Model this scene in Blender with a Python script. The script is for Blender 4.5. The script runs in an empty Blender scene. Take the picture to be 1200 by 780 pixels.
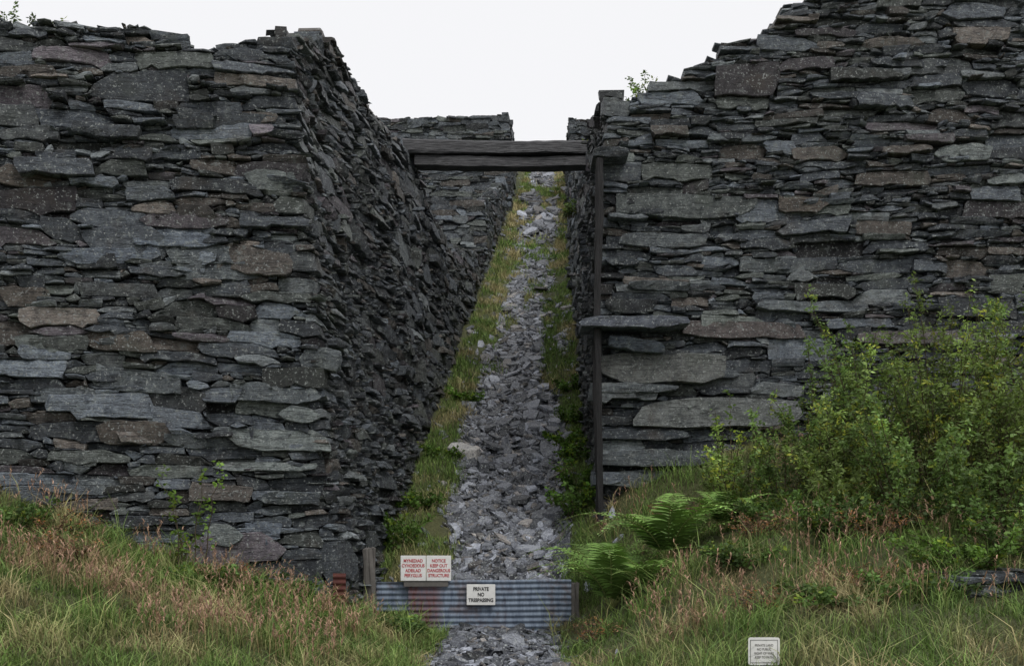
import bpy, math, random
import numpy as np
import bmesh
from mathutils import Vector
random.seed(5)
rng = np.random.default_rng(7)
scene = bpy.context.scene

# ------------------------------------------------------------------ helpers
_lat = np.random.default_rng(99).random((256, 256))
def vnoise(x, y, seed=0):
    x = np.asarray(x, float) + seed*17.37; y = np.asarray(y, float) + seed*9.71
    xi = np.floor(x).astype(int); yi = np.floor(y).astype(int)
    fx = x-xi; fy = y-yi
    fx = fx*fx*(3-2*fx); fy = fy*fy*(3-2*fy)
    a = _lat[xi & 255, yi & 255]; b = _lat[(xi+1) & 255, yi & 255]
    c = _lat[xi & 255, (yi+1) & 255]; d = _lat[(xi+1) & 255, (yi+1) & 255]
    return (a*(1-fx)+b*fx)*(1-fy)+(c*(1-fx)+d*fx)*fy
def fbm(x, y, seed=0):
    return vnoise(x, y, seed)*.55+vnoise(np.asarray(x)*2.1, np.asarray(y)*2.1, seed+1)*.28+vnoise(np.asarray(x)*4.3, np.asarray(y)*4.3, seed+2)*.17
def sst(a, b, x):
    t = np.clip((np.asarray(x, float)-a)/(b-a), 0, 1)
    return t*t*(3-2*t)

def mk_quads(name, V, Q, C, mat, smooth=False):
    V = np.asarray(V, np.float32).reshape(-1, 3); Q = np.asarray(Q, np.int32).reshape(-1, 4)
    me = bpy.data.meshes.new(name)
    me.vertices.add(len(V)); me.vertices.foreach_set("co", V.ravel())
    me.loops.add(Q.size); me.loops.foreach_set("vertex_index", Q.ravel())
    me.polygons.add(len(Q))
    me.polygons.foreach_set("loop_start", np.arange(0, Q.size, 4, dtype=np.int32))
    try: me.polygons.foreach_set("loop_total", np.full(len(Q), 4, dtype=np.int32))
    except Exception: pass
    me.update(calc_edges=True)
    me.polygons.foreach_set("use_smooth", np.full(len(Q), smooth, dtype=bool))
    if C is not None:
        C = np.asarray(C, np.float32).reshape(-1, 3)
        C4 = np.ones((len(C), 4), np.float32); C4[:, :3] = C
        at = me.color_attributes.new("Col", 'FLOAT_COLOR', 'POINT')
        at.data.foreach_set("color", C4.ravel())
    ob = bpy.data.objects.new(name, me)
    scene.collection.objects.link(ob)
    if mat: me.materials.append(mat)
    return ob

class Acc:
    def __init__(s): s.V=[]; s.Q=[]; s.C=[]; s.n=0
    def add(s, V, Q, C):
        V=np.asarray(V,float).reshape(-1,3)
        s.V.append(V); s.Q.append(np.asarray(Q,int).reshape(-1,4)+s.n)
        C=np.asarray(C,float)
        if C.ndim==1: C=np.tile(C,(len(V),1))
        s.C.append(C.reshape(-1,3)); s.n+=len(V)
    def make(s,name,mat,smooth=False):
        return mk_quads(name,np.concatenate(s.V),np.concatenate(s.Q),np.concatenate(s.C),mat,smooth)

# ------------------------------------------------------------------ materials
def newmat(name):
    m = bpy.data.materials.new(name); m.use_nodes = True
    nt = m.node_tree; nt.nodes.clear()
    out = nt.nodes.new('ShaderNodeOutputMaterial')
    b = nt.nodes.new('ShaderNodeBsdfPrincipled')
    nt.links.new(b.outputs[0], out.inputs[0])
    return m, nt, b, out
def noise(nt, scale, detail=4, vec=None, rough=.55):
    n = nt.nodes.new('ShaderNodeTexNoise'); n.inputs['Scale'].default_value=scale
    n.inputs['Detail'].default_value=detail; n.inputs['Roughness'].default_value=rough
    if vec is not None: nt.links.new(vec, n.inputs['Vector'])
    return n.outputs['Fac']
def rng_map(nt, src, a, b, c, d):
    n = nt.nodes.new('ShaderNodeMapRange'); n.inputs[1].default_value=a; n.inputs[2].default_value=b
    n.inputs[3].default_value=c; n.inputs[4].default_value=d
    nt.links.new(src, n.inputs[0]); return n.outputs[0]
def mixc(nt, fac, A, B, mode='MIX'):
    n = nt.nodes.new('ShaderNodeMix'); n.data_type='RGBA'; n.blend_type=mode
    if isinstance(fac,(int,float)): n.inputs[0].default_value=fac
    else: nt.links.new(fac,n.inputs[0])
    for i,v in ((6,A),(7,B)):
        if isinstance(v,tuple): n.inputs[i].default_value=(*v,1)
        else: nt.links.new(v,n.inputs[i])
    return n.outputs[2]
def mathn(nt, op, a, b):
    n = nt.nodes.new('ShaderNodeMath'); n.operation=op
    for i,v in ((0,a),(1,b)):
        if isinstance(v,(int,float)): n.inputs[i].default_value=v
        else: nt.links.new(v,n.inputs[i])
    return n.outputs[0]
def bump(nt, b, h, strength=.5, dist=.02):
    n = nt.nodes.new('ShaderNodeBump'); n.inputs['Strength'].default_value=strength
    n.inputs['Distance'].default_value=dist; nt.links.new(h,n.inputs['Height'])
    nt.links.new(n.outputs[0], b.inputs['Normal'])
def coords(nt, scale=None):
    tc = nt.nodes.new('ShaderNodeTexCoord'); o=tc.outputs['Object']
    if scale:
        mp = nt.nodes.new('ShaderNodeMapping'); mp.inputs['Scale'].default_value=scale
        nt.links.new(o, mp.inputs[0]); return mp.outputs[0]
    return o

def slate_mat(name, lichen=.75, bstr=1., lam=5, beds=True):
    m, nt, b, out = newmat(name)
    at = nt.nodes.new('ShaderNodeAttribute'); at.attribute_name='Col'
    o = coords(nt); ol = coords(nt,(1,1,lam))
    n1 = noise(nt, 9, 4, o, .74); n2 = noise(nt, 34, 2, ol, .7)
    c = mixc(nt, 1, at.outputs['Color'], mixc(nt, rng_map(nt,n1,.3,.7,0,1), (.46,.49,.54), (1.5,1.52,1.5)), 'MULTIPLY')
    c = mixc(nt, 1, c, mixc(nt, rng_map(nt,n2,.3,.7,0,1), (.5,.5,.5), (1.5,1.5,1.5)), 'MULTIPLY')
    if beds:
        st = noise(nt, 1.5, 3, o, .7)
        c = mixc(nt, rng_map(nt, st, .57, .70, 0, .38), c, (.10,.078,.056))
        c = mixc(nt, rng_map(nt, st, .44, .30, 0, .4), c, (.088,.105,.08))   # greenish algae film
    c = mixc(nt, rng_map(nt, n1, .57, .66, 0, lichen), c, (.23,.255,.25))
    l2 = rng_map(nt, noise(nt, 30, 2, o, .65), .61, .66, 0, .85)
    c = mixc(nt, l2, c, (.43,.46,.45))
    h = n2
    if beds:
        ob = coords(nt,(1,1,22)); nb = noise(nt, 1.6, 2, ob, .6)
        d = mathn(nt,'ABSOLUTE', mathn(nt,'SUBTRACT',nb,.5),0)
        crack = rng_map(nt, d, .0, .02, 1, 0)
        c = mixc(nt, mathn(nt,'MULTIPLY',crack,.75), c, (.013,.013,.016))
        h = mathn(nt,'SUBTRACT',h,mathn(nt,'MULTIPLY',crack,.9))
    nt.links.new(c, b.inputs['Base Color'])
    b.inputs['Roughness'].default_value=.48
    b.inputs['Specular IOR Level'].default_value=.55
    bump(nt, b, h, bstr, .035)
    return m
M_slate = slate_mat("slate_stone")
M_scree = slate_mat("slate_scree", .3, .5, 1, False)

def leaf_mat(name, rough=.55, transl=.35):
    m, nt, b, out = newmat(name)
    at = nt.nodes.new('ShaderNodeAttribute'); at.attribute_name='Col'
    nt.links.new(at.outputs['Color'], b.inputs['Base Color'])
    b.inputs['Roughness'].default_value=rough; b.inputs['Specular IOR Level'].default_value=.25
    if transl>0:
        t = nt.nodes.new('ShaderNodeBsdfTranslucent')
        nt.links.new(mixc(nt,1,at.outputs['Color'],(1.3,1.35,.8),'MULTIPLY'), t.inputs[0])
        mx = nt.nodes.new('ShaderNodeMixShader'); mx.inputs[0].default_value=transl
        nt.links.new(b.outputs[0], mx.inputs[1]); nt.links.new(t.outputs[0], mx.inputs[2])
        nt.links.new(mx.outputs[0], out.inputs[0])
    return m
M_leaf = leaf_mat("foliage")
M_fern = leaf_mat("fern_frond", .5, .12)
M_grass = leaf_mat("grass_blades", .6, .0)

m, nt, b, out = newmat("terrain_soil"); M_terrain = m
at = nt.nodes.new('ShaderNodeAttribute'); at.attribute_name='Col'
o = coords(nt)
nn=noise(nt,9,5,o,.7)
c = mixc(nt,1,at.outputs['Color'], mixc(nt,nn,(.4,.4,.4),(1.6,1.6,1.6)),'MULTIPLY')
nt.links.new(c,b.inputs['Base Color']); b.inputs['Roughness'].default_value=.9
bump(nt,b,nn,1,.06)

m, nt, b, out = newmat("old_timber"); M_wood = m
o = coords(nt,(1.2,14,14))
n1 = noise(nt,3,6,o,.7)
c = mixc(nt,rng_map(nt,n1,.35,.7,0,1),(.022,.022,.025),(.14,.14,.145))
nt.links.new(c,b.inputs['Base Color']); b.inputs['Roughness'].default_value=.8
bump(nt,b,n1,.9,.04)
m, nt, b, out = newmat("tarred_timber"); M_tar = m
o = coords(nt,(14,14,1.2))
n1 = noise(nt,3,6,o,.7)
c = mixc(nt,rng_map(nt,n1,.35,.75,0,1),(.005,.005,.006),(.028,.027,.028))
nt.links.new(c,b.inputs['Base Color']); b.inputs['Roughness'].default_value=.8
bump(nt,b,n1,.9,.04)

m, nt, b, out = newmat("corrugated_iron"); M_iron = m
o = coords(nt); os = coords(nt,(2.5,1,.5))
n1 = noise(nt,2.2,6,o,.7); n2 = noise(nt,6,5,os,.7)
c = mixc(nt,rng_map(nt,n2,.35,.65,0,1),(.085,.115,.165),(.20,.25,.32))
c = mixc(nt,rng_map(nt,n1,.50,.62,0,.65),c,(.095,.055,.042))
sx = nt.nodes.new('ShaderNodeSeparateXYZ'); nt.links.new(o,sx.inputs[0])
rw = mathn(nt,'MULTIPLY',rng_map(nt,sx.outputs[0],-1.42,-1.38,0,1),rng_map(nt,sx.outputs[0],-1.06,-.9,1,0))
c = mixc(nt,mathn(nt,'MULTIPLY',rw,rng_map(nt,n2,.35,.6,.35,.95)),c,(.12,.035,.028))
nt.links.new(c,b.inputs['Base Color']); b.inputs['Roughness'].default_value=.6; b.inputs['Metallic'].default_value=.15
bump(nt,b,n2,.25,.01)

def plain(name, col, rough=.5, ns=20, amt=.25):
    m, nt, b, out = newmat(name)
    n = noise(nt,ns,6,coords(nt),.65)
    lo = tuple(v*(1-amt) for v in col); hi = tuple(min(1,v*(1+amt*.4)) for v in col)
    nt.links.new(mixc(nt,n,lo,hi),b.inputs['Base Color']); b.inputs['Roughness'].default_value=rough
    return m
M_white = plain("sign_white", (.8,.8,.78), .45, 14, .3)
M_red = plain("sign_red_paint", (.5,.04,.05), .5)
M_black = plain("sign_black_paint", (.02,.02,.02), .5)
M_post = plain("weathered_post", (.14,.13,.12), .85, 12, .6)
M_rust = plain("rust_red", (.09,.022,.016), .8, 12, .6)

# ------------------------------------------------------------------ terrain
SL = .44
def pathz(y):
    y = np.asarray(y,float)
    t = np.minimum(y,61.5)-15
    return SL*np.where(t>0, np.where(t<.6, t*t/1.2, t-.3), 0)+ .13*sst(15,17,y)
def T(x, y):
    x = np.asarray(x,float); y = np.asarray(y,float)
    p = pathz(y)
    Lh = np.interp(x, [-40,-9,-6,-5,-3.9,-2.6,-1.9,-1.0], [2.6,2.1,1.68,1.32,.95,.54,.26,0])
    fL = sst(4.5,12.8,y)*(1-sst(14,16.2,y))
    Rh = np.interp(x, [.6,1.2,1.8,3,5,8,40], [0,.4,.95,1.5,1.85,2.3,3])
    fR = sst(5,16.2,y)*(1-sst(17,20,y))
    bankn = (fbm(x*.9,y*.9,3)-.5)*.6
    z = p + Lh*fL + Rh*fR + bankn*np.clip(Lh*fL+Rh*fR,0,1)*.8
    inc = sst(15,17,y)*(1-sst(60,62,y))
    cx = -.3+(y-16)*.042
    z = z + inc*.10*sst(.7,1.4,np.abs(x-cx))
    z = z + (fbm(x*1.7,y*1.7,8)-.5)*.10
    # hollow scoured in front of the little rubble outcrop on the right bank
    z = z - .20*np.exp(-((x-4.8)/.7)**2)*np.exp(-((y-10.2)/.5)**2)
    return z
def axis(segs):
    a=[]
    for s,e,d in segs: a+=list(np.arange(s,e,d))
    a.append(segs[-1][1]); return np.array(a)
xs = axis([(-600,-100,60),(-100,-20,10),(-20,-9,1),(-9,9,.14),(9,20,1),(20,100,10),(100,601,60)])
ys = axis([(-500,-50,60),(-50,0,5),(0,6,.6),(6,20,.14),(20,63,.25),(63,100,4),(100,900,80)])
X,Y = np.meshgrid(xs,ys)
Z = T(X,Y)
nx,ny=len(xs),len(ys)
idx=np.arange(nx*ny).reshape(ny,nx)
Q=np.stack([idx[:-1,:-1],idx[:-1,1:],idx[1:,1:],idx[1:,:-1]],-1).reshape(-1,4)
def lbase(y): return -1.98+.061*(y-16.1)
def rbase(y): return 1.36+.035*(y-18.6)
def slatey(x,y):
    """1 = bare slate, 0 = vegetated"""
    x=np.asarray(x,float); y=np.asarray(y,float)
    n=(fbm(x*1.3,y*.5,20)-.5)
    lv = lbase(y)+.82+n*1.0-.010*(y-16); rv = rbase(y)-.50+n*.6
    ins = sst(-.15,.18,x-lv)*sst(-.15,.18,rv-x)
    patch = sst(.64,.72,fbm(x*1.1+4,y*.33,31))*sst(24,29,y)
    cp=(x-(rbase(y)-.66))/.34
    strip=np.exp(-cp*cp)*sst(23,26,y)*(1-sst(33,36,y))*sst(.35,.5,fbm(x*2,y*.6,38))
    mid = sst(30,33,y)*(1-sst(41,43,y))*sst(.45,.55,fbm(x*1.5,y*.4,37))
    ins = ins*(1-patch)*(1-.6*mid)*(1-sst(.3,.6,strip))
    out_ = sst(-1.0,-.8,x+n*.5)*sst(-.75,-.55,-x+n*.5)
    w = sst(14.2,15.2,y)
    return np.where(y<9.0,0,ins*w+out_*(1-w))
S = slatey(X,Y)[...,None]
nb = fbm(X*.6,Y*.6,40)[...,None]
veg = np.array([.045,.062,.02])*(1-nb)+np.array([.09,.09,.035])*nb
C = S*np.array([.06,.063,.073])+(1-S)*veg
mk_quads("ground", np.stack([X,Y,Z],-1), Q, C, M_terrain, True)

# ------------------------------------------------------------------ dry stone walls
def stone_col(r, bright=1.0):
    v = min(.27,.102*math.exp(r.normal(0,.50)))*bright
    t = r.random()
    if t<.09: c=(v*1.16,v*1.0,v*.88)
    elif t<.15: c=(v*1.08,v*.94,v*1.05)
    elif t<.29: c=(v*1.5,v*1.64,v*1.70)
    elif t<.45: c=(v*.96,v*1.06,v*.98)
    else: c=(v*.88,v*1.0,v*1.15)
    return c

class Wall:
    def __init__(s, C, dA, nA, bA, dB, nB, bB, z0A, z0B):
        un=lambda v: np.array(v,float)/np.linalg.norm(v)
        s.C=np.array(C,float); s.dA=un(dA); s.nA=un(nA); s.dB=un(dB); s.nB=un(nB)
        s.bA=bA; s.bB=bB; s.z0A=z0A; s.z0B=z0B; s.acc=Acc(); s.shade=None
    def mp(s,u,z,d,leg=0):
        u=np.asarray(u,float); z=np.asarray(z,float); d=np.asarray(d,float)
        if leg==0: P = s.C + np.where((u<0)[...,None], -u[...,None]*s.dA, u[...,None]*s.dB); ur=u
        elif leg<0: P = s.C - u[...,None]*s.dA; ur=np.minimum(u,-.1)
        else: P = s.C + u[...,None]*s.dB; ur=np.maximum(u,.1)
        aA=np.clip(1-ur/.04,0,1); aB=np.clip(1+ur/.04,0,1)
        dA = aA*d - s.bA*(z-s.z0A(ur)); dB = aB*d - s.bB*(z-s.z0B(ur))
        P = P + s.nA*dA[...,None] + s.nB*dB[...,None]
        bl=(fbm(ur*.5+50,z*.6,60)-.5)*.22
        P = P + (s.nA*aA[...,None]+s.nB*aB[...,None])*bl[...,None]
        return np.concatenate([P,z[...,None]],-1)
    def stone(s,r,ua,ub,bf,tf,f0,col,back=-.3,rough=1.,leg=0):
        L=ub-ua
        k=int(np.clip(L/.09+1,3,12))
        us=np.linspace(ua,ub,k); us[1:-1]+=r.uniform(-.3,.3,k-2)*L/(k-1)
        if leg==0 and ua<-.02 and ub>.02:
            j=int(np.argmin(abs(us[1:-1])))+1; us[j]=0
        zb=bf(us); zt=tf(us); th=np.maximum(zt-zb,.006)
        mt=float(th.max())
        ch=min(.10*mt,.008)
        sl0=r.uniform(-.35,.35)*mt; sl1=r.uniform(-.35,.35)*mt
        f=f0+r.uniform(-.045,.045)*np.linspace(-1,1,k)+r.normal(0,.009*rough,k)
        tilt=r.uniform(-.035,.035)*min(1,mt/.1)
        jz=r.normal(0,.004*rough,(2,k))*min(1,mt/.06)
        zm=(.3+.4*r.random(k))
        U=np.tile(us,(7,1)); 
        sh=np.zeros(k); sh[0]=sl0; sh[-1]=sl1
        U[4:6]+=sh*.5; U[1:3]-=sh*.5
        U[3,0]-=abs(r.normal(0,.12))*mt; U[3,-1]+=abs(r.normal(0,.12))*mt
        z1=zb+ch+jz[0]; z4=zt-ch+jz[1]
        Zr=np.stack([zb,zb+jz[0],z1,z1+(z4-z1)*zm,z4,zt+jz[1],zt])
        N=lambda a: r.normal(0,a*rough,k)
        D=np.stack([np.full(k,back),f-ch*1.5-tilt+N(.004),f-tilt+N(.005),f+N(.008)+.006,f+tilt+N(.005),f-ch*1.5+tilt+N(.004),np.full(k,back)])
        V=s.mp(U,Zr,D,leg).reshape(-1,3)
        q=[]
        for rr in range(6):
            for c in range(k-1):
                q.append((rr*k+c,rr*k+c+1,(rr+1)*k+c+1,(rr+1)*k+c))
        for c in (0,k-1):
            q.append((c,k+c,5*k+c,6*k+c)); q.append((k+c,2*k+c,4*k+c,5*k+c)); q.append((k+c,2*k+c,3*k+c,4*k+c))
        s.acc.add(V,q,np.array(col))
    def lay(s,seed,u0,u1,basef,topf,thf,topnoise=.12,du=.03,presets=(),bright=1.,prot=.034,maxL=1.4):
        r=np.random.default_rng(seed)
        n=int((u1-u0)/du); uc=u0+(np.arange(n)+.5)*du
        H=basef(uc)-.25; top=topf(uc)+(fbm(uc*2.2,uc*0,seed)-.5)*topnoise*2+(vnoise(uc*9,uc*0,seed+4)-.5)*topnoise*.6
        jit=r.random(n)*.03; it=0
        while True:
            act=H<top
            if not act.any() or it>18000: break
            it+=1
            if it%50==0: jit=r.random(n)*.03
            i0=int(np.argmin(np.where(act,H+jit,1e9)))
            tm,big,asp=thf(uc[i0],H[i0])
            th=float(np.clip(tm*math.exp(r.normal(0,.52)),.018,.28))
            if r.random()<big: th*=1.9
            th=min(th,max(.03,float(top[i0]-H[i0])+.03))
            L=float(np.clip(th*r.uniform(2.2,asp),.15,maxL)); L*=r.uniform(.8,1.2)
            m=max(4,int(L/du)); a=b=i0; tol=th*.45
            while b-a+1<m:
                l=H[a-1] if a>0 else 1e9; rr=H[b+1] if b<n-1 else 1e9
                l=l if l-H[i0]<tol and H[i0]-l<.06 else 1e9; rr=rr if rr-H[i0]<tol and H[i0]-rr<.06 else 1e9
                if l>1e8 and rr>1e8: break
                if l<rr or (l==rr and r.random()<.5): a-=1
                else: b+=1
            w=(b-a+1)*du
            nl=H[a-1] if a>0 else 1e9; nr=H[b+1] if b<n-1 else 1e9
            nm=min(nl,nr); bot=H[a:b+1].copy(); mb=float(bot.mean())
            if w<.11: 
                if nm<1e8 and nm-mb<.3: th=max(.02,nm-mb+.002)
                else: th=min(th,.09)
            elif th>w*.6: th=w*.6
            for nn in (nl,nr):
                if nn<1e8 and abs(mb+th-nn)<.02 and nn-mb>.02: th=nn-mb
            sg=np.linspace(0,1,b-a+1)
            wedge=r.normal(0,.26)*th
            slope=(bot[-1]-bot[0])*.35+r.normal(0,.016)*min(1,w)+wedge
            tl=mb+th+slope*(sg-.5)
            for e_ in (sg,1-sg):
                if r.random()<.45: tl-=th*r.uniform(.1,.75)*np.clip(1-e_/r.uniform(.08,.35),0,1)
            tp=np.maximum(tl,bot+.012)
            H[a:b+1]=tp
            ua=uc[a]-du/2; ub=uc[b]+du/2; g=r.uniform(.001,.009)
            cu=uc[a:b+1]
            bf=lambda u,cu=cu,bot=bot,g=g: np.interp(u,cu,bot)+g*.5
            tf=lambda u,cu=cu,tp=tp,g=g: np.interp(u,cu,tp)-g
            f0=r.normal(0,prot)
            if r.random()<.07: f0+=r.uniform(.03,.13)
            if r.random()<.10: f0-=r.uniform(.05,.12)
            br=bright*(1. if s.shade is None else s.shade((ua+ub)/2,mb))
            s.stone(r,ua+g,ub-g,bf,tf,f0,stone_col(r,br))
        for P_ in presets:
            (pu0,pu1,pz0,pz1,pf,pc,ptilt)=P_[:7]; leg=P_[7] if len(P_)>7 else 0
            pts=np.linspace(0,1,7); H_=pz1-pz0
            nb_=r.uniform(0,.13,7)*H_; nt_=r.uniform(0,.13,7)*H_
            for e in (0,-1):
                nb_[e]+=r.uniform(0,.3)*H_; nt_[e]+=r.uniform(0,.3)*H_
            fb=lambda u,a_=nb_: pz0+ptilt*(u-pu0)/(pu1-pu0)+np.interp((u-pu0)/(pu1-pu0),pts,a_)
            ft=lambda u,a_=nt_: pz1+ptilt*(u-pu0)/(pu1-pu0)-np.interp((u-pu0)/(pu1-pu0),pts,a_)
            s.stone(r,pu0,pu1,fb,ft,pf,pc,rough=1.3,leg=leg)
        print("stones",it)
    def loose(s,seed,n,u0,u1,topf,lo=-.12,hi=.12):
        # loose slabs lying on the ruined wall head
        r=np.random.default_rng(seed)
        for i in range(n):
            u=r.uniform(u0,u1); L=r.uniform(.2,.6); th=r.uniform(.02,.06); z=float(topf(np.array([u]))[0])+r.uniform(lo,hi); tl=r.normal(0,.08)
            bf=lambda q,u=u,L=L,z=z,tl=tl: z+tl*(q-u)/L+0*q
            tf=lambda q,u=u,L=L,z=z,tl=tl,th=th: z+th+tl*(q-u)/L-th*.5*np.abs((q-u)/L)
            f=r.uniform(-.5,.0)
            s.stone(r,u-L/2,u+L/2,bf,tf,f,stone_col(r,1.1),back=f-r.uniform(.2,.4))
    def backing(s,u0,u1,basef,topf,depth):
        us=np.arange(u0,u1+.01,.25); us=np.unique(np.append(us,0.)) if u0<0<u1 else us
        zt=topf(us)-.12; zb=basef(us)-.8
        A=s.mp(us,zb,np.full(len(us),-.18)); B=s.mp(us,zt,np.full(len(us),-.18))
        n=len(us); V=np.concatenate([A,B]); q=[(i,i+1,n+i+1,n+i) for i in range(n-1)]
        s.acc.add(V,q,np.array((.012,.012,.014)))
        cB=B[:,:2].copy()
        K=6
        rows=[]
        for kk in range(K+1):
            t=kk/K
            P=B.copy()
            P[:,:2]=cB+t*depth
            P[:,2]=B[:,2]+(fbm(P[:,0]*1.5,P[:,1]*1.5,5)-.5)*.25*(kk>0)
            rows.append(P)
        V=np.concatenate(rows); q=[]
        for kk in range(K):
            for i in range(n-1): q.append((kk*n+i,kk*n+i+1,(kk+1)*n+i+1,(kk+1)*n+i))
        s.acc.add(V,q,np.array((.06,.062,.066)))

# --- left wall
dA=np.array((-4.15,-.70)); nA=(.166,-.986); dB=(.061,1); nB=(1,-.061)
WL=Wall((-2.12,13.8),dA,nA,.06,dB,nB,.10,lambda u:.7,lambda u: np.where(u<0,.6,np.maximum(.6,SL*(np.maximum(u,0)+13.8-15))))
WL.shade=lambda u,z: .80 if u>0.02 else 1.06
def topL(u):
    return np.interp(u,[-6,-3.7,-2.6,-1.7,-1.25,-.9,-.45,0,1.0,2.0,2.9,4.0,5.2,6.2,7.3,10,11.3,12.8,14,23.6],
                       [7.75,7.62,7.66,7.68,7.45,7.42,7.62,7.68,8.0,8.5,8.85,8.9,8.85,8.9,8.95,9.4,8.9,8.3,8.2,10.5])
def baseL(u):
    return np.where(u<0, np.interp(u,[-6,-3.8,-1.7,0],[1.5,1.1,.6,.3]), pathz(u+13.8)-.1)
def thL(u,z):
    if u>7: return (.085,.05,7)
    if u>0: return (.056,.05,8)
    t=float(np.clip((z-1)/6,0,1))
    return (.078*(1-t)+.052*t, .12, 7+t)
def lp(px0,px1,py0,py1,f=.06,c=(.12,.125,.12),tilt=0,leg=0,Y=13.6,cx=-2.12):
    # design note: converts measured wall positions (metres along face) of the larger slabs
    k=Y/1300; x0=(px0-600)*k; x1=(px1-600)*k; za=1.6+(600-py1)*k; zb=1.6+(600-py0)*k
    sh=.1*((za+zb)/2-.7)
    return (x0-cx+sh,x1-cx+sh,za,zb,f,c,tilt,leg)
G1=(.135,.152,.162); G2=(.205,.228,.22); BR=(.125,.105,.088); DK=(.062,.072,.083); BL=(.155,.182,.22)
presL=[lp(285,343,185,214,.03,G2),lp(352,396,398,428,.05,G1,-.05,-1),lp(328,370,470,493,.06,G2,-.03,-1),lp(270,383,497,528,.05,G2,-.03,-1),
 lp(118,196,492,523,.03,BR),lp(4,70,194,222,.03,BR),lp(10,62,338,366,.03,BR),lp(166,300,304,332,.03,G1,.1),lp(75,185,290,312,.03,BL,.05),
 lp(155,255,262,288,.03,BL,.02),lp(165,262,240,264,.03,(.11,.095,.105)),lp(104,180,385,414,.03,BR),lp(45,120,455,476,.03,G1),
 lp(196,290,505,526,.04,G1),lp(30,92,392,418,.03,G2),lp(110,210,430,460,.03,G1,-.02),lp(195,300,280,308,.03,G1,.03),
 lp(238,280,612,642,.04,G2),lp(290,326,610,640,.04,BL),lp(200,330,120,142,.04,DK,.04),lp(270,370,442,470,.05,G1,-.02,-1),
 lp(250,368,540,552,.05,G2,0,-1),lp(300,372,575,592,.05,DK,0,-1),lp(60,150,560,580,.03,G1),lp(130,230,160,182,.03,DK,.02)]
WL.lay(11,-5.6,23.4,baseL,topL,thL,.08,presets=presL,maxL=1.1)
WL.loose(12,22,-5,-.6,topL,-.1,.04)
WL.backing(-5.6,23.4,baseL,topL,np.array((-5.,3.)))
WL.acc.make("slate_wall",M_slate)

# --- right wall
WR=Wall((1.30,17.0),(.035,1),(-1,.035),.025,(1,0),(0,-1),.04,lambda u: np.where(u>0,1.,np.maximum(1.,SL*(-np.minimum(u,0)+2))),lambda u:1.)
WR.shade=lambda u,z: .35 if -1.6<u<-.02 else (.6 if -5<u<=-1.6 else 1.)   # shadow on the wall's return put into the stone colour, darkest beside the corner
def topR(u):
    return np.interp(u,[-31,-24,-11,-7,-3,0,.35,.8,1.4,1.8,2.15,2.4,2.6,2.75,3.2,5,7,10],
                       [15.6,14.2,10.3,9.35,8.75,8.05,7.98,8.05,8.4,8.55,8.9,8.85,9.1,9.35,9.6,9.72,9.75,9.8])
def baseR(u): return np.where(u>0,.7,pathz(17-u)-.1)
def thR(u,z):
    if u<-6: return (.13,.05,7)
    if u<0: return (.075,.05,7)
    t=float(np.clip((z-2)/6,0,1)); return (.068*(1-t)+.053*t,.08,9.5)
def rp(px0,px1,py0,py1,f=.07,c=G1,tilt=0,leg=0): 
    r_=lp(px0,px1,py0,py1,f,c,tilt,leg,Y=17.1,cx=1.30); k=.1*((r_[2]+r_[3])/2-.7)
    return (r_[0]-k,r_[1]-k)+r_[2:]
presR=[rp(673,794,374,390,.52,(.11,.122,.148),-.02,1),rp(792,936,374,398,.05,(.12,.10,.095)),rp(706,768,393,409,.3,BL,-.14,1),
 rp(698,842,413,452,.16,(.165,.170,.160),-.02,1),rp(698,786,452,462,.22,G1,0,1),rp(742,928,466,503,.14,(.20,.21,.205)),rp(700,802,502,517,.16,DK,0,1),
 rp(702,842,526,547,.2,G1,0,1),rp(704,800,550,572,.12,G1,0,1),rp(712,874,222,253,.06,(.105,.118,.115),-.03),rp(682,722,181,193,.5,DK,0,1),
 rp(718,820,272,290,.06,G1),rp(860,960,300,318,.05,G1),rp(905,958,225,247,.03,BR),rp(1088,1152,165,188,.03,G2),rp(1150,1196,200,215,.03,G2),
 rp(704,760,350,368,.1,(.04,.045,.05),0,1),rp(1000,1150,385,405,.05,(.13,.11,.105)),rp(880,1010,350,366,.05,G1),rp(820,900,150,162,.03,G1),rp(1010,1100,62,74,.03,DK),rp(940,1060,102,114,.03,DK),
 rp(702,740,300,312,.12,DK,0,1),rp(704,750,250,258,.12,G1,0,1),rp(730,800,330,341,.14,G1),rp(760,860,432,444,.06,G1)]
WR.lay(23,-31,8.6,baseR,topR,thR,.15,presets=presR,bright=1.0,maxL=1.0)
WR.loose(24,100,.6,7.5,topR,-.15,.12); WR.loose(25,30,.5,3.2,topR,-.1,.16)
WR.backing(-31,8.6,baseR,topR,np.array((5.,3.)))
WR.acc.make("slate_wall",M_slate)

# --- lower side wall further up the incline (left)
W3=Wall((-.80,36.),(-1,0),(0,-1),.05,(.05,1),(1,-.05),.05,lambda u:9.,lambda u:9.+SL*np.maximum(u,0))
t3=lambda u: np.interp(u,[-4,-1.7,-.1,.3,12],[13.4,12.4,11.4,11.6,16.0]); b3=lambda u: np.where(u<0,8.6,pathz(36+u)-.2)
W3.lay(31,-4,12,b3,t3,lambda u,z:(.10,.05,7),.15,presets=()); W3.loose(32,50,-3.5,-.6,t3); W3.backing(-4,12,b3,t3,np.array((-.5,.35)))
W3.acc.make("slate_wall",M_slate)
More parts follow.
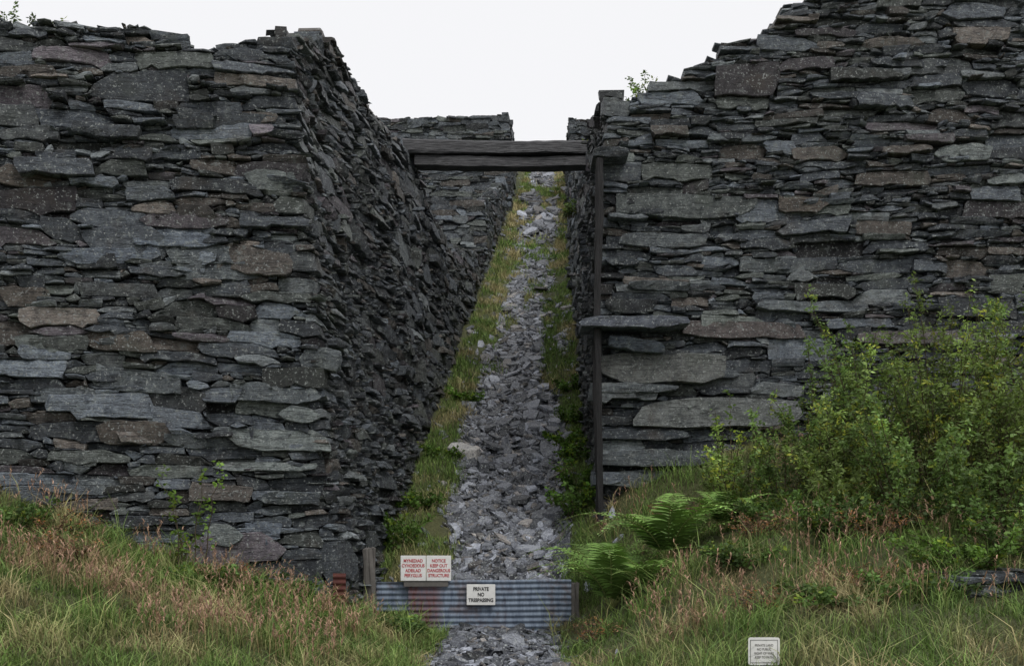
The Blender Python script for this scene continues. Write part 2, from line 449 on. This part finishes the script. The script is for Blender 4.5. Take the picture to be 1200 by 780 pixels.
# --- top abutments
W4=Wall((-.07,48.),(-1,0),(0,-1),.01,(.03,1),(1,-.03),.02,lambda u:15.,lambda u:15.+SL*np.maximum(u,0)*.5)
t4=lambda u: np.interp(u,[-9,-6,0,14],[18.5,18.6,18.75,21.]); b4=lambda u: np.where(u<0,11.4,pathz(48+u)-.2)
W4.lay(41,-8,14,b4,t4,lambda u,z:(.11,.05,9),.03,du=.05); W4.backing(-8,14,b4,t4,np.array((-3.,2.)))
W4.acc.make("slate_abutment",M_slate)
W5=Wall((2.5,48.),(0.03,1),(-1,.03),.01,(1,0),(0,-1),.01,lambda u:15.,lambda u:15.)
t5=lambda u: np.interp(u,[-14,0,6],[20,18.6,18.6]); b5=lambda u: np.where(u>0,14.,pathz(48-u)-.2)
W5.lay(43,-13,5,b5,t5,lambda u,z:(.11,.05,9),.03,du=.05); W5.backing(-13,5,b5,t5,np.array((3.,2.)))
W5.acc.make("slate_abutment",M_slate)

# ------------------------------------------------------------------ timber beams across the incline
def beam_mesh(acc,x0,x1,y0,y1,z0,z1,seed,sag=.0,vert=False):
    k=26; xs_=np.linspace(x0,x1,k); r=np.random.default_rng(seed)
    b_=min(.04,(z1-z0)*.25)
    prof=[(y0,z0+b_*.7),(y0,z1-b_),(y0+b_,z1),(y1-b_,z1),(y1,z1-b_),(y1,z0+b_*.7),(y1-b_,z0),(y0+b_,z0)]
    V=[]; m=len(prof)
    for i,x in enumerate(xs_):
        t=i/(k-1)
        for j,(y,z) in enumerate(prof):
            V.append((x,y+r.normal(0,.006)+.05*(vnoise(x*.8,j*.3,seed)-.5),z+r.normal(0,.006)+.06*(vnoise(x*.7,j*.2,seed+3)-.5)-sag*math.sin(t*math.pi)))
    if vert: V=[(v[2],v[1],v[0]) for v in V]
    q=[]
    for i in range(k-1):
        for j in range(m): q.append((i*m+j,i*m+(j+1)%m,(i+1)*m+(j+1)%m,(i+1)*m+j))
    for e in (0,(k-1)*m): q+= [(e,e+1,e+6,e+7),(e+1,e+2,e+5,e+6),(e+2,e+3,e+4,e+5)]
    acc.add(V,q,np.array((.1,.1,.1)))
a=Acc()
beam_mesh(a,-2.45,2.2,23.8,24.25,9.34,9.62,1,.05)
beam_mesh(a,-2.1,2.1,23.88,24.2,9.07,9.33,2,.05)
beam_mesh(a,-2.3,2.2,24.32,24.7,9.2,9.56,3,.05)
a.make("timber_beam",M_wood)
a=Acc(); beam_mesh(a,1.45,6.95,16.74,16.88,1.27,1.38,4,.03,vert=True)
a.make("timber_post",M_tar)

# ------------------------------------------------------------------ slate scree on the incline
def plates(acc,x,y,size,r,tilt=.22,thick=.16,bright=1.,lift=0.):
    N=len(x); M=6
    ang=(np.arange(M)+r.uniform(-.38,.38,(N,M)))/M*2*math.pi
    rad=size[:,None]*r.uniform(.6,1.2,(N,M)); el=r.uniform(.35,1,(N,1))
    px=np.cos(ang)*rad; py=np.sin(ang)*rad*el
    rot=r.uniform(0,2*math.pi,(N,1)); qx=px*np.cos(rot)-py*np.sin(rot); qy=px*np.sin(rot)+py*np.cos(rot)
    e=.15
    z0=T(x,y); gx=(T(x+e,y)-T(x-e,y))/(2*e); gy=(T(x,y+e)-T(x,y-e))/(2*e)
    gx=gx+r.normal(0,tilt,N); gy=gy+r.normal(0,tilt,N)
    zz=z0[:,None]+gx[:,None]*qx+gy[:,None]*qy
    th=(size*thick*r.uniform(.5,1.5,N))[:,None]
    lf=(r.uniform(0,.45,N)*size)[:,None]+lift
    top=np.stack([x[:,None]+qx*.97,y[:,None]+qy*.97,zz+th+lf],-1); bo=np.stack([x[:,None]+qx,y[:,None]+qy,zz+lf-th*.6],-1)
    V=np.concatenate([top,bo],1)
    fq=[(0,1,2,3),(0,3,4,5)]+[(j,(j+1)%M,M+(j+1)%M,M+j) for j in range(M)]
    Q=(np.arange(N)*2*M)[:,None,None]+np.array(fq)[None]
    v=.126*np.exp(r.normal(0,.58,N))*bright; v=np.minimum(v,.42)
    tint=np.where(r.random((N,1))<.15,np.array([[1.1,1.,.94]]),np.array([[.94,.98,1.12]]))
    Cc=np.repeat((v[:,None]*tint)[:,None,:],2*M,1)
    acc.add(V,Q,Cc)
a=Acc()
def scat(n,x0,x1,y0,y1):
    x=rng.uniform(x0,x1,n); y=rng.uniform(y0,y1,n)
    k=rng.random(n)<slatey(x,y)*.97+.03
    return x[k],y[k]
for (n,x0,x1,y0,y1,s) in [(5500,-1.3,1.1,9.2,15.2,.042),(16000,-2,1.6,15,24,.047),(14000,-1.7,2,24,36,.060),(10000,-.9,2.8,36,62,.09)]:
    x,y=scat(n,x0,x1,y0,y1); plates(a,x,y,s*np.exp(rng.normal(0,.5,len(x))),rng,.28)
x,y=scat(650,-1.6,1.6,15.3,40); plates(a,x,y,.125*np.exp(rng.normal(0,.3,len(x))),rng,.22)
a.make("slate_scree",M_scree)
a=Acc()
bx=np.array([-1.02,-.55,.72,.55,-.9,.9,.3,-.3,.35,-.6,.1]); by=np.array([21.0,20.4,18.2,17.6,17.9,22.5,25.,18.6,20.3,17.2,16.6]); bs=np.array([.36,.2,.24,.15,.18,.18,.18,.14,.15,.13,.15])
plates(a,bx,by,bs,np.random.default_rng(4),.1,.35,1.3,.03)
a.C[0][:12]=(.40,.38,.36)
a.make("slate_boulders",M_scree)

# ------------------------------------------------------------------ vegetation builders
def blades(acc,x,y,h,w,cb,ct,r,lean=.45,z=None):
    N=len(x); z=T(x,y)-.02 if z is None else z
    th=r.uniform(0,2*math.pi,N); dx=np.cos(th); dy=np.sin(th)
    ph=r.uniform(0,2*math.pi,N); wx=np.cos(ph)*w/2; wy=np.sin(ph)*w/2
    ln=h*np.abs(r.normal(lean,.25,N))
    P0=np.stack([x,y,z],-1); P1=P0+np.stack([dx*ln*.3,dy*ln*.3,h*.55],-1); P2=P0+np.stack([dx*ln,dy*ln,h*(1-.3*np.minimum(1,ln/h))],-1)
    W=np.stack([wx,wy,np.zeros(N)],-1)
    V=np.stack([P0-W,P0+W,P1-W*.75,P1+W*.75,P2-W*.12,P2+W*.12],1)
    Q=(np.arange(N)*6)[:,None,None]+np.array([(0,1,3,2),(2,3,5,4)])[None]
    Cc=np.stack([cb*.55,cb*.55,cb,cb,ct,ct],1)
    acc.add(V,Q,Cc)
def gcol(x,y,r,dry=.35):
    N=len(x); n=fbm(x*1.3,y*1.3,70); t=np.clip((n-.5)*4.2+dry+r.normal(0,.2,N),0,1)[:,None]
    g=np.array([.080,.145,.034]); g2=np.array([.145,.21,.052]); s_=np.array([.33,.27,.145])
    k=r.random((N,1)); base=g*(1-k)+g2*k
    base=base*(1-t*.85)+s_*t*.85
    return base*np.exp(r.normal(0,.24,(N,1)))
FERNS=[(1.22,13.6,1.5),(1.95,13.9,1.45),(6.0,11.6,1.1),(1.35,15.2,1.2),(2.75,14.4,.95),(1.6,13.0,.8)]
def bank_pts(n,x0,x1,y0,y1,r):
    x=r.uniform(x0,x1,n); y=r.uniform(y0,y1,n)
    ok=(r.random(n)>slatey(x,y)*1.05)
    ok&=~((x<-2.1)&(y>13.75+(x+2.12)*.168)); ok&=~((x>1.3)&(y>16.95))
    for (fx,fy,fl) in FERNS: ok&=~(((x-fx)**2+(y-fy+.2)**2<(fl*.5)**2)&(r.random(n)<.9))
    ok&=~((np.abs(x-4.8)<.6)&(np.abs(y-10.3)<.25)&(r.random(n)<.7))
    return x[ok],y[ok]
r=np.random.default_rng(12)
a=Acc()
for (n,x0,x1,y0,y1,h0,dry) in [(85000,-7.2,-.6,7,15.5,.11,.12),(85000,.5,9.5,7,17,.115,.22),(7000,-2.2,2,14.8,17.5,.09,.05)]:
    x,y=bank_pts(n,x0,x1,y0,y1,r)
    cl=fbm(x*2.1,y*2.1,80); tu=sst(.50,.64,vnoise(x*3.3,y*3.3,82))
    h=h0*np.exp(r.normal(0,.38,len(x)))*(.3+1.3*cl+1.1*tu)
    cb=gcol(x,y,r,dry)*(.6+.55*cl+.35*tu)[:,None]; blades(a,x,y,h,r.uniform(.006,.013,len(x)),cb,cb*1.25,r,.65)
a.make("grass",M_grass)
a=Acc()
for (n,x0,x1,y0,y1) in [(2600,-7,-1.6,9.5,13.9),(2600,1.3,9,10,16.9)]:
    x,y=bank_pts(n,x0,x1,y0,y1,r); k=fbm(x*1.1,y*1.1,90)>.5; x=x[k]; y=y[k]; N=len(x)
    h=r.uniform(.2,.5,N); base=np.tile(np.array([.34,.25,.13]),(N,1))*np.exp(r.normal(0,.2,(N,1)))
    blades(a,x,y,h,np.full(N,.006),base,base,np.random.default_rng(5),.22)
    rr=np.random.default_rng(5); tha=rr.uniform(0,2*math.pi,N); _=rr.uniform(0,2*math.pi,N); ln=h*np.abs(rr.normal(.22,.25,N))
    for q in range(6):
        f=.72+.05*q
        zx=x+np.cos(tha)*ln*f; zy=y+np.sin(tha)*ln*f; zz=T(x,y)+h*f*.97
        hc=np.tile(np.array([.40,.25,.17]),(N,1))*np.exp(r.normal(0,.25,(N,1)))
        blades(a,zx,zy,np.full(N,.05),np.full(N,.012),hc,hc,r,.9,z=zz-.02)
a.make("seeding_grass",M_grass)
a=Acc()
for (n,y0,y1,h0,w) in [(28000,15,24,.11,.012),(28000,24,38,.13,.018),(18000,38,61,.16,.03)]:
    y=r.uniform(y0,y1,n); x=lbase(y)+r.random(n)*(rbase(y)-lbase(y)); s_=slatey(x,y)
    k=(r.random(n)>s_+.02); x=x[k]; y=y[k]; N=len(x)
    cl=fbm(x*2,y*1.2,85); k=cl>.34; x=x[k];y=y[k];cl=cl[k];N=len(x)
    h=h0*np.exp(r.normal(0,.35,N))*(.4+1.4*cl); 
    far=np.clip((y-26)/14,0,1)
    cb=gcol(x,y,r,.12+.25*far.mean()); cb*= (1.15+.2*far)[:,None]
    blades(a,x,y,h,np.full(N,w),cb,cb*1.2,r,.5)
a.make("verge_grass",M_grass)

def leaves(acc,P,size,cols,r,asp=.42,up=.5):
    N=len(P); d=r.normal(0,1,(N,3)); d[:,2]*=.6; d/=np.linalg.norm(d,axis=1)[:,None]
    q=r.normal(0,1,(N,3)); q[:,2]+=up; s_=np.cross(d,q); s_/=np.linalg.norm(s_,axis=1)[:,None]
    L=(size*r.uniform(.6,1.3,N))[:,None]
    V=np.stack([P,P+d*L*.45+s_*L*asp*.5,P+d*L,P+d*L*.45-s_*L*asp*.5],1)
    Q=(np.arange(N)*4)[:,None]+np.arange(4)[None]
    acc.add(V,Q,np.repeat(cols[:,None,:],4,1))
def tube(acc,pts,r0,r1,col):
    pts=np.array(pts); k=len(pts); V=[]; m=4
    for i,p in enumerate(pts):
        d=pts[min(i+1,k-1)]-pts[max(i-1,0)]; d=d/(np.linalg.norm(d)+1e-9)
        s_=np.cross(d,(.3,.9,.1)); s_/=np.linalg.norm(s_)+1e-9; t_=np.cross(d,s_); rr=r0+(r1-r0)*i/(k-1)
        for j in range(m):
            a_=j/m*6.283; V.append(p+rr*(math.cos(a_)*s_+math.sin(a_)*t_))
    q=[(i*m+j,i*m+(j+1)%m,(i+1)*m+(j+1)%m,(i+1)*m+j) for i in range(k-1) for j in range(m)]
    acc.add(V,q,np.array(col))
def shrub(name,cx,cy,H,spread,nst,ntw,nlf,col,seed,lsz=.055,asp=.4,zb=None,leafy=.12):
    r=np.random.default_rng(seed); a=Acc(); z0=(float(T(cx,cy)) if zb is None else zb)-.05
    LP=[]; LC=[]
    for i in range(nst):
        th=r.uniform(0,6.283); rad=spread*.35*math.sqrt(r.random()); h=H*r.uniform(.45,1.0)*(1 if r.random()<.8 else 1.15)
        p=np.array([cx+rad*math.cos(th),cy+rad*math.sin(th),z0]); out=np.array([math.cos(th),math.sin(th),0])*spread*r.uniform(.2,.9)
        pts=[p+out*(t**1.4)+np.array([0,0,h*t])+r.normal(0,.02,3)*(t>0) for t in np.linspace(0,1,8)]
        tube(a,pts,.010,.002,(.09,.07,.045)); pts=np.array(pts)
        tone=math.exp(r.normal(0,.32))
        for j in range(ntw):
            t=leafy+(1-leafy)*r.random()**.8; f=t*7; i0=min(int(f),6); b=pts[i0]+(pts[i0+1]-pts[i0])*(f-i0)
            d=r.normal(0,1,3); d[2]=abs(d[2])*.9+.3; d/=np.linalg.norm(d); L=r.uniform(.08,.34)*(1.15-t*.75)*H/2.2
            e=b+d*L
            if L>.1: tube(a,[b,(b+e)/2+r.normal(0,.01,3),e],.003,.001,(.1,.09,.04))
            ts=r.random((nlf,1)); LP.append(b+(e-b)*ts+r.normal(0,.022,(nlf,3)))
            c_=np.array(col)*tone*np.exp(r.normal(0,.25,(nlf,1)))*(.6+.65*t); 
            if r.random()<.12: c_=c_*np.array([1.7,1.3,.8])
            LC.append(c_)
    leaves(a,np.concatenate(LP),lsz,np.concatenate(LC),r,asp)
    return a.make(name,M_leaf)
WG=(.16,.22,.07)
for i,(cx,cy,H,sp,nst) in enumerate([(3.6,14.8,1.6,.7,18),(4.3,14.3,2.0,.8,28),(4.9,14.6,2.5,.9,32),(5.5,14.0,2.7,.9,32),(4.7,12.9,1.6,.8,24),(5.9,13.4,2.3,.9,30),(6.7,14.3,2.5,.9,30),(6.1,12.5,1.9,.8,26),(7.4,13.4,2.2,.9,20),(3.1,15.3,1.2,.6,16),(5.3,12.3,1.2,.8,22),(4.0,13.4,1.1,.7,18),(4.4,15.6,2.2,.8,24)]):
    shrub("willow_shrub",cx,cy,H,sp,nst,25,9,WG if i%2 else (.12,.185,.06),100+i,.062,.42)
for i,(cx,cy,H,sp) in enumerate([(3.6,12.6,.5,.7),(3.2,13.6,.4,.6),(5.6,11.0,.45,.8),(4.6,11.1,.45,.8),(6.5,11.2,.7,.8),(2.6,12.2,.3,.5),(-1.45,13.2,.3,.4),(-2.6,12.6,.4,.45),(-5.6,12.3,.35,.6),(4.3,12.6,.7,.8),(3.3,14.4,.5,.6),(5.4,11.6,.7,.8),(-3.4,12.2,.3,.5),(3.9,10.7,.3,.6),(3.2,10.6,.22,.6)]):
    shrub("bramble_bush",cx,cy,H,sp,24,14,7,(.080,.135,.04) if i!=3 else (.1,.17,.04),140+i,.05,.65)
for i,(cx,cy,H,sp) in enumerate([(2.35,15.7,.45,.5),(2.9,13.0,.35,.5),(.98,12.2,.28,.35),(3.9,12.2,.35,.5),(-4.6,11.6,.3,.5),(-3.3,12.7,.35,.5),(-5.2,12.6,.35,.6),(-2.3,12.9,.3,.35),(3.5,11.2,.3,.5),(6.6,12.2,.6,.5),(2.6,10.8,.25,.5)]):
    shrub("dead_dock_clump",cx,cy,H,sp,30,9,4,(.22,.125,.08),240+i,.035,.35)
for i,(cx,cy,H) in enumerate([(-1.72,17.2,.55),(-1.6,18.6,.35),(-1.3,20.8,.3),(1.05,17.6,.6),(1.15,19,.6),(1.2,20.6,.5),(1.25,22.4,.45),(1.3,24.5,.4),(-1.0,24.,.3),(.95,18.3,.35),(1.0,21.5,.3)]):
    shrub("nettle_clump",cx,cy,H,.45,18,9,6,(.08,.15,.03),170+i,.07,.6)
shrub("birch_sapling",-3.75,12.9,1.35,.45,5,12,6,(.12,.2,.04),190,.06,.6)
shrub("birch_sapling",3.0,15.6,2.1,.5,6,12,6,(.11,.18,.04),191,.06,.5)
shrub("birch_sapling",2.1,17.6,.5,.3,12,10,7,(.1,.16,.04),192,.06,.5,zb=8.0)
shrub("heather_clump",1.72,24.9,.5,.35,16,10,7,(.14,.17,.04),193,.06,.4,zb=9.5)
shrub("heather_clump",-6.3,14.2,.35,.7,24,10,7,(.08,.12,.04),194,.06,.4,zb=7.6)
shrub("heather_clump",1.55,30,.5,.4,12,10,7,(.08,.12,.04),195,.07,.4,zb=9.6)

def fern(cx,cy,L0,nf,seed,col=(.21,.36,.09)):
    r=np.random.default_rng(seed); a=Acc(); z0=float(T(cx,cy))+.05
    for i in range(nf):
        th=i/nf*6.283*1.0+r.uniform(-.25,.25); L=L0*r.uniform(.75,1.1); el=r.uniform(.8,1.35)
        dirh=np.array([math.cos(th),math.sin(th),0]); side=np.array([-math.sin(th),math.cos(th),0])
        droop=r.uniform(.36,.58)
        def P(t): 
            return np.array([cx,cy,z0])+dirh*L*(t*math.cos(el)*.9+.42*t*t)+np.array([0,0,1])*L*(math.sin(el)*t-droop*t*t*t)
        pts=[P(t) for t in np.linspace(0,1,9)]; tube(a,pts,.008,.002,(.22,.25,.09))
        tone=math.exp(r.normal(0,.36))
        npn=22
        for j in range(npn):
            t=.16+.83*j/(npn-1); b=P(t); tg=P(min(1,t+.02))-P(t-.02); tg/=np.linalg.norm(tg)
            pl=L*.19*math.sin(math.pi*min(1,(t*.90+.14)))**.8*(1.05-.3*t)+.012
            wd=L*.0145*(1.1-.5*t)
            nrm=np.cross(tg,side); nrm/=np.linalg.norm(nrm)
            if nrm[2]<0: nrm=-nrm
            for sg in (-1,1):
                d=side*sg*.93+tg*.36+nrm*r.uniform(.0,.25); d/=np.linalg.norm(d)
                lat=np.cross(d,nrm); lat/=np.linalg.norm(lat)
                dz=np.array([0,0,-.16*pl]); cc=np.array(col)*tone*(.35+.95*t)*math.exp(r.normal(0,.1))  # shade at the frond base put into the leaf colour
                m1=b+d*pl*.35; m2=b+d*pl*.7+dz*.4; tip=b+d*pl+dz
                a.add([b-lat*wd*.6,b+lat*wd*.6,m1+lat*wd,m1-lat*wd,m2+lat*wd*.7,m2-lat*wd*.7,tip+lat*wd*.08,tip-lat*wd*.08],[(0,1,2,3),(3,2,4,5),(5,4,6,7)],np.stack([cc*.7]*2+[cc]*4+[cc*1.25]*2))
    return a.make("fern",M_fern)
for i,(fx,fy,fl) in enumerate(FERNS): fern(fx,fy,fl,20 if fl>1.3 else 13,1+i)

# low rubble outcrop poking out of right bank
W6=Wall((4.15,10.5),(0,1),(-1,0),.02,(1,.03),(.03,-1),.03,lambda u:.5,lambda u:.5)
b6=lambda u: np.zeros_like(u)+.4; t6=lambda u: np.interp(u,[-.6,0,.3,1,1.5,3],[.9,.92,.98,1.03,.98,.9])
W6.lay(51,-.5,1.9,b6,t6,lambda u,z:(.06,.05,6),.12,bright=.6); W6.backing(-.5,1.9,b6,t6,np.array((.5,.7)))
W6.acc.make("rubble_wall",M_slate)

# ------------------------------------------------------------------ corrugated gate
def corr(name_acc,x0,x1,z0,z1,y,seed,amp=.009,pitch=.076,bend=.02):
    nxx=int((x1-x0)/.05)+2; nzz=int((z1-z0)/.0095)
    xx=np.linspace(x0,x1,nxx); zz=np.linspace(z0,z1,nzz); XX,ZZ=np.meshgrid(xx,zz)
    YY=y+amp*np.sin(ZZ/pitch*2*math.pi)+bend*(vnoise(XX*1.2,ZZ*1.5,seed)-.5)
    ZZ2=ZZ+.02*(vnoise(XX*1.5,ZZ*0,seed+5)-.5)
    id_=np.arange(nxx*nzz).reshape(nzz,nxx)
    q=np.stack([id_[:-1,:-1],id_[:-1,1:],id_[1:,1:],id_[1:,:-1]],-1)
    name_acc.add(np.stack([XX,YY,ZZ2],-1),q,np.array((.2,.2,.2)))
gate=bpy.data.objects.new("corrugated_iron_gate",None); scene.collection.objects.link(gate)
a=Acc(); corr(a,-1.40,.80,-.06,.69,15.0,1,bend=.06); s1=a.make("sheet_main",M_iron,True); s1.parent=gate
a=Acc(); corr(a,-1.84,-1.32,.27,.67,15.05,2); s2=a.make("sheet_side",M_iron,True); s2.parent=gate
a=Acc(); beam_mesh(a,-1.9,.85,15.08,15.15,.55,.64,8); beam_mesh(a,-1.9,.85,15.08,15.15,.08,.17,9); s3=a.make("rails",M_wood); s3.parent=gate

def box(name,x0,x1,y0,y1,z0,z1,mat,parent=None,bev=.004,seed=0,rough=0):
    me=bpy.data.meshes.new(name); bm=bmesh.new(); bmesh.ops.create_cube(bm,size=1)
    bmesh.ops.scale(bm,vec=(x1-x0,y1-y0,z1-z0),verts=bm.verts); bmesh.ops.translate(bm,vec=((x0+x1)/2,(y0+y1)/2,(z0+z1)/2),verts=bm.verts)
    if rough:
        bmesh.ops.subdivide_edges(bm,edges=bm.edges[:],cuts=4,use_grid_fill=True)
        for v in bm.verts:
            v.co.x+=random.gauss(0,rough); v.co.y+=random.gauss(0,rough); v.co.z+=random.gauss(0,rough)
    elif bev: bmesh.ops.bevel(bm,geom=bm.edges[:],offset=bev,segments=2,affect='EDGES')
    bm.to_mesh(me); bm.free(); me.materials.append(mat)
    o=bpy.data.objects.new(name,me); scene.collection.objects.link(o)
    if parent: o.parent=parent
    return o
def text(s,x,y,z,size,mat,parent,sx=1.,off=.018,sl=.95):
    cu=bpy.data.curves.new("lettering",'FONT'); cu.body=s; cu.size=size; cu.align_x='CENTER'; cu.align_y='CENTER'
    cu.extrude=.0006; cu.offset=size*off; cu.space_line=sl
    o=bpy.data.objects.new("lettering",cu); scene.collection.objects.link(o)
    o.location=(x,y,z); o.rotation_euler=(math.radians(90),0,0); o.scale=(sx,1,1); cu.materials.append(mat); o.parent=parent
def empty(n):
    e=bpy.data.objects.new(n,None); scene.collection.objects.link(e); return e
box("slate_gate_post",-1.99,-1.85,14.9,15.0,-.2,1.12,M_post,None,0,rough=.008)
box("slate_gate_post",.80,.9,15.0,15.1,-.1,.64,M_post,None,0,rough=.008)
s=empty("warning_sign")
box("board_1",-1.50,-1.16,14.93,14.945,.68,1.02,M_white,s); box("board_2",-1.152,-.82,14.93,14.945,.68,1.02,M_white,s)
box("backing_batten",-1.46,-.86,14.947,14.975,.6,.72,M_post,s); 
text("MYNEDIAD\nCYHOEDDUS\nADEILAD\nPERYGLUS",-1.33,14.927,.85,.060,M_red,s,.85,.025,1.1)
text("NOTICE\nKEEP OUT\nDANGEROUS\nSTRUCTURE",-.986,14.927,.85,.060,M_red,s,.85,.025,1.1)
s=empty("no_trespassing_sign")
box("board",-.61,-.225,14.925,14.937,.355,.635,M_white,s); box("bracket",-.45,-.39,14.938,14.98,.4,.6,M_post,s)
text("PRIVATE\nNO\nTRESPASSING",-.4175,14.922,.495,.068,M_black,s,.82,.035,1.1)
s=empty("notice_plate")
me=bpy.data.meshes.new("plate"); bm=bmesh.new(); W_,H_,R_=.128,.112,.02; cxp,czp,yp=2.045,.475,9.0
vs=[]
for (qx,qz,a0) in [(W_-R_,H_-R_,0),(-W_+R_,H_-R_,90),(-W_+R_,-H_+R_,180),(W_-R_,-H_+R_,270)]:
    for k in range(6):
        aa=math.radians(a0+18*k); vs.append(bm.verts.new((cxp+qx+R_*math.cos(aa),yp,czp+qz+R_*math.sin(aa))))
f=bm.faces.new(vs); ex=bmesh.ops.extrude_face_region(bm,geom=[f])
bmesh.ops.translate(bm,vec=(0,.008,0),verts=[g for g in ex['geom'] if isinstance(g,bmesh.types.BMVert)])
bm.to_mesh(me); bm.free(); me.materials.append(M_white); o=bpy.data.objects.new("plate",me); scene.collection.objects.link(o); o.parent=s
for nm,(x0,x1,z0,z1) in {"border_top":(-.108,.108,.09,.093),"border_bottom":(-.108,.108,-.093,-.09),"border_left":(-.112,-.109,-.093,.093),"border_right":(.109,.112,-.093,.093)}.items():
    box(nm,cxp+x0,cxp+x1,yp-.003,yp-.0005,czp+z0,czp+z1,M_black,s,0)
text("PRIVATE LAND\nNO PUBLIC\nRIGHT OF WAY\nKEEP TO PATH",cxp,yp-.002,czp,.028,M_post,s,.8,.0,1.15)
box("post",cxp-.025,cxp+.025,yp+.009,yp+.06,-.1,czp+.09,M_post,s,.004)
a=Acc(); corr(a,-2.2,-2.04,.5,.86,13.62,6); a.make("rusty_iron_scrap",M_rust,True)

# ------------------------------------------------------------------ world, sun, camera
w=bpy.data.worlds.new("World"); scene.world=w; w.use_nodes=True; nt=w.node_tree
bg=nt.nodes.get('Background') or nt.nodes.new('ShaderNodeBackground')
sky=nt.nodes.new('ShaderNodeTexSky'); sky.sky_type='NISHITA'; sky.sun_disc=False
sky.sun_elevation=math.radians(52); sky.sun_rotation=math.radians(150); sky.dust_density=6; sky.air_density=1.2
hs=nt.nodes.new('ShaderNodeHueSaturation'); hs.inputs['Saturation'].default_value=.3
nt.links.new(sky.outputs[0],hs.inputs['Color'])
mx=nt.nodes.new('ShaderNodeMix'); mx.data_type='RGBA'; mx.inputs[0].default_value=.88
nt.links.new(hs.outputs[0],mx.inputs[6]); mx.inputs[7].default_value=(7.1,7.1,7.25,1)
nt.links.new(mx.outputs[2],bg.inputs[0]); bg.inputs[1].default_value=.14
sd=bpy.data.lights.new("sun",'SUN'); sd.energy=1.3; sd.angle=math.radians(16); sd.color=(1,.97,.93)
so=bpy.data.objects.new("sun",sd); scene.collection.objects.link(so)
el=math.radians(52); az=math.radians(150)  # compass azimuth from +Y towards +X
dv=Vector((math.sin(az)*math.cos(el),math.cos(az)*math.cos(el),math.sin(el)))
so.rotation_euler=dv.to_track_quat('Z','Y').to_euler()

cam=bpy.data.cameras.new("camera"); co=bpy.data.objects.new("camera",cam); scene.collection.objects.link(co)
co.location=(0,0,1.6); co.rotation_euler=(math.radians(90),0,0)
cam.sensor_width=36; cam.lens=39; cam.shift_y=210/1200; cam.clip_end=3000; cam.clip_start=.05
scene.camera=co
scene.view_settings.view_transform='Standard'; scene.view_settings.look='None'; scene.view_settings.exposure=0
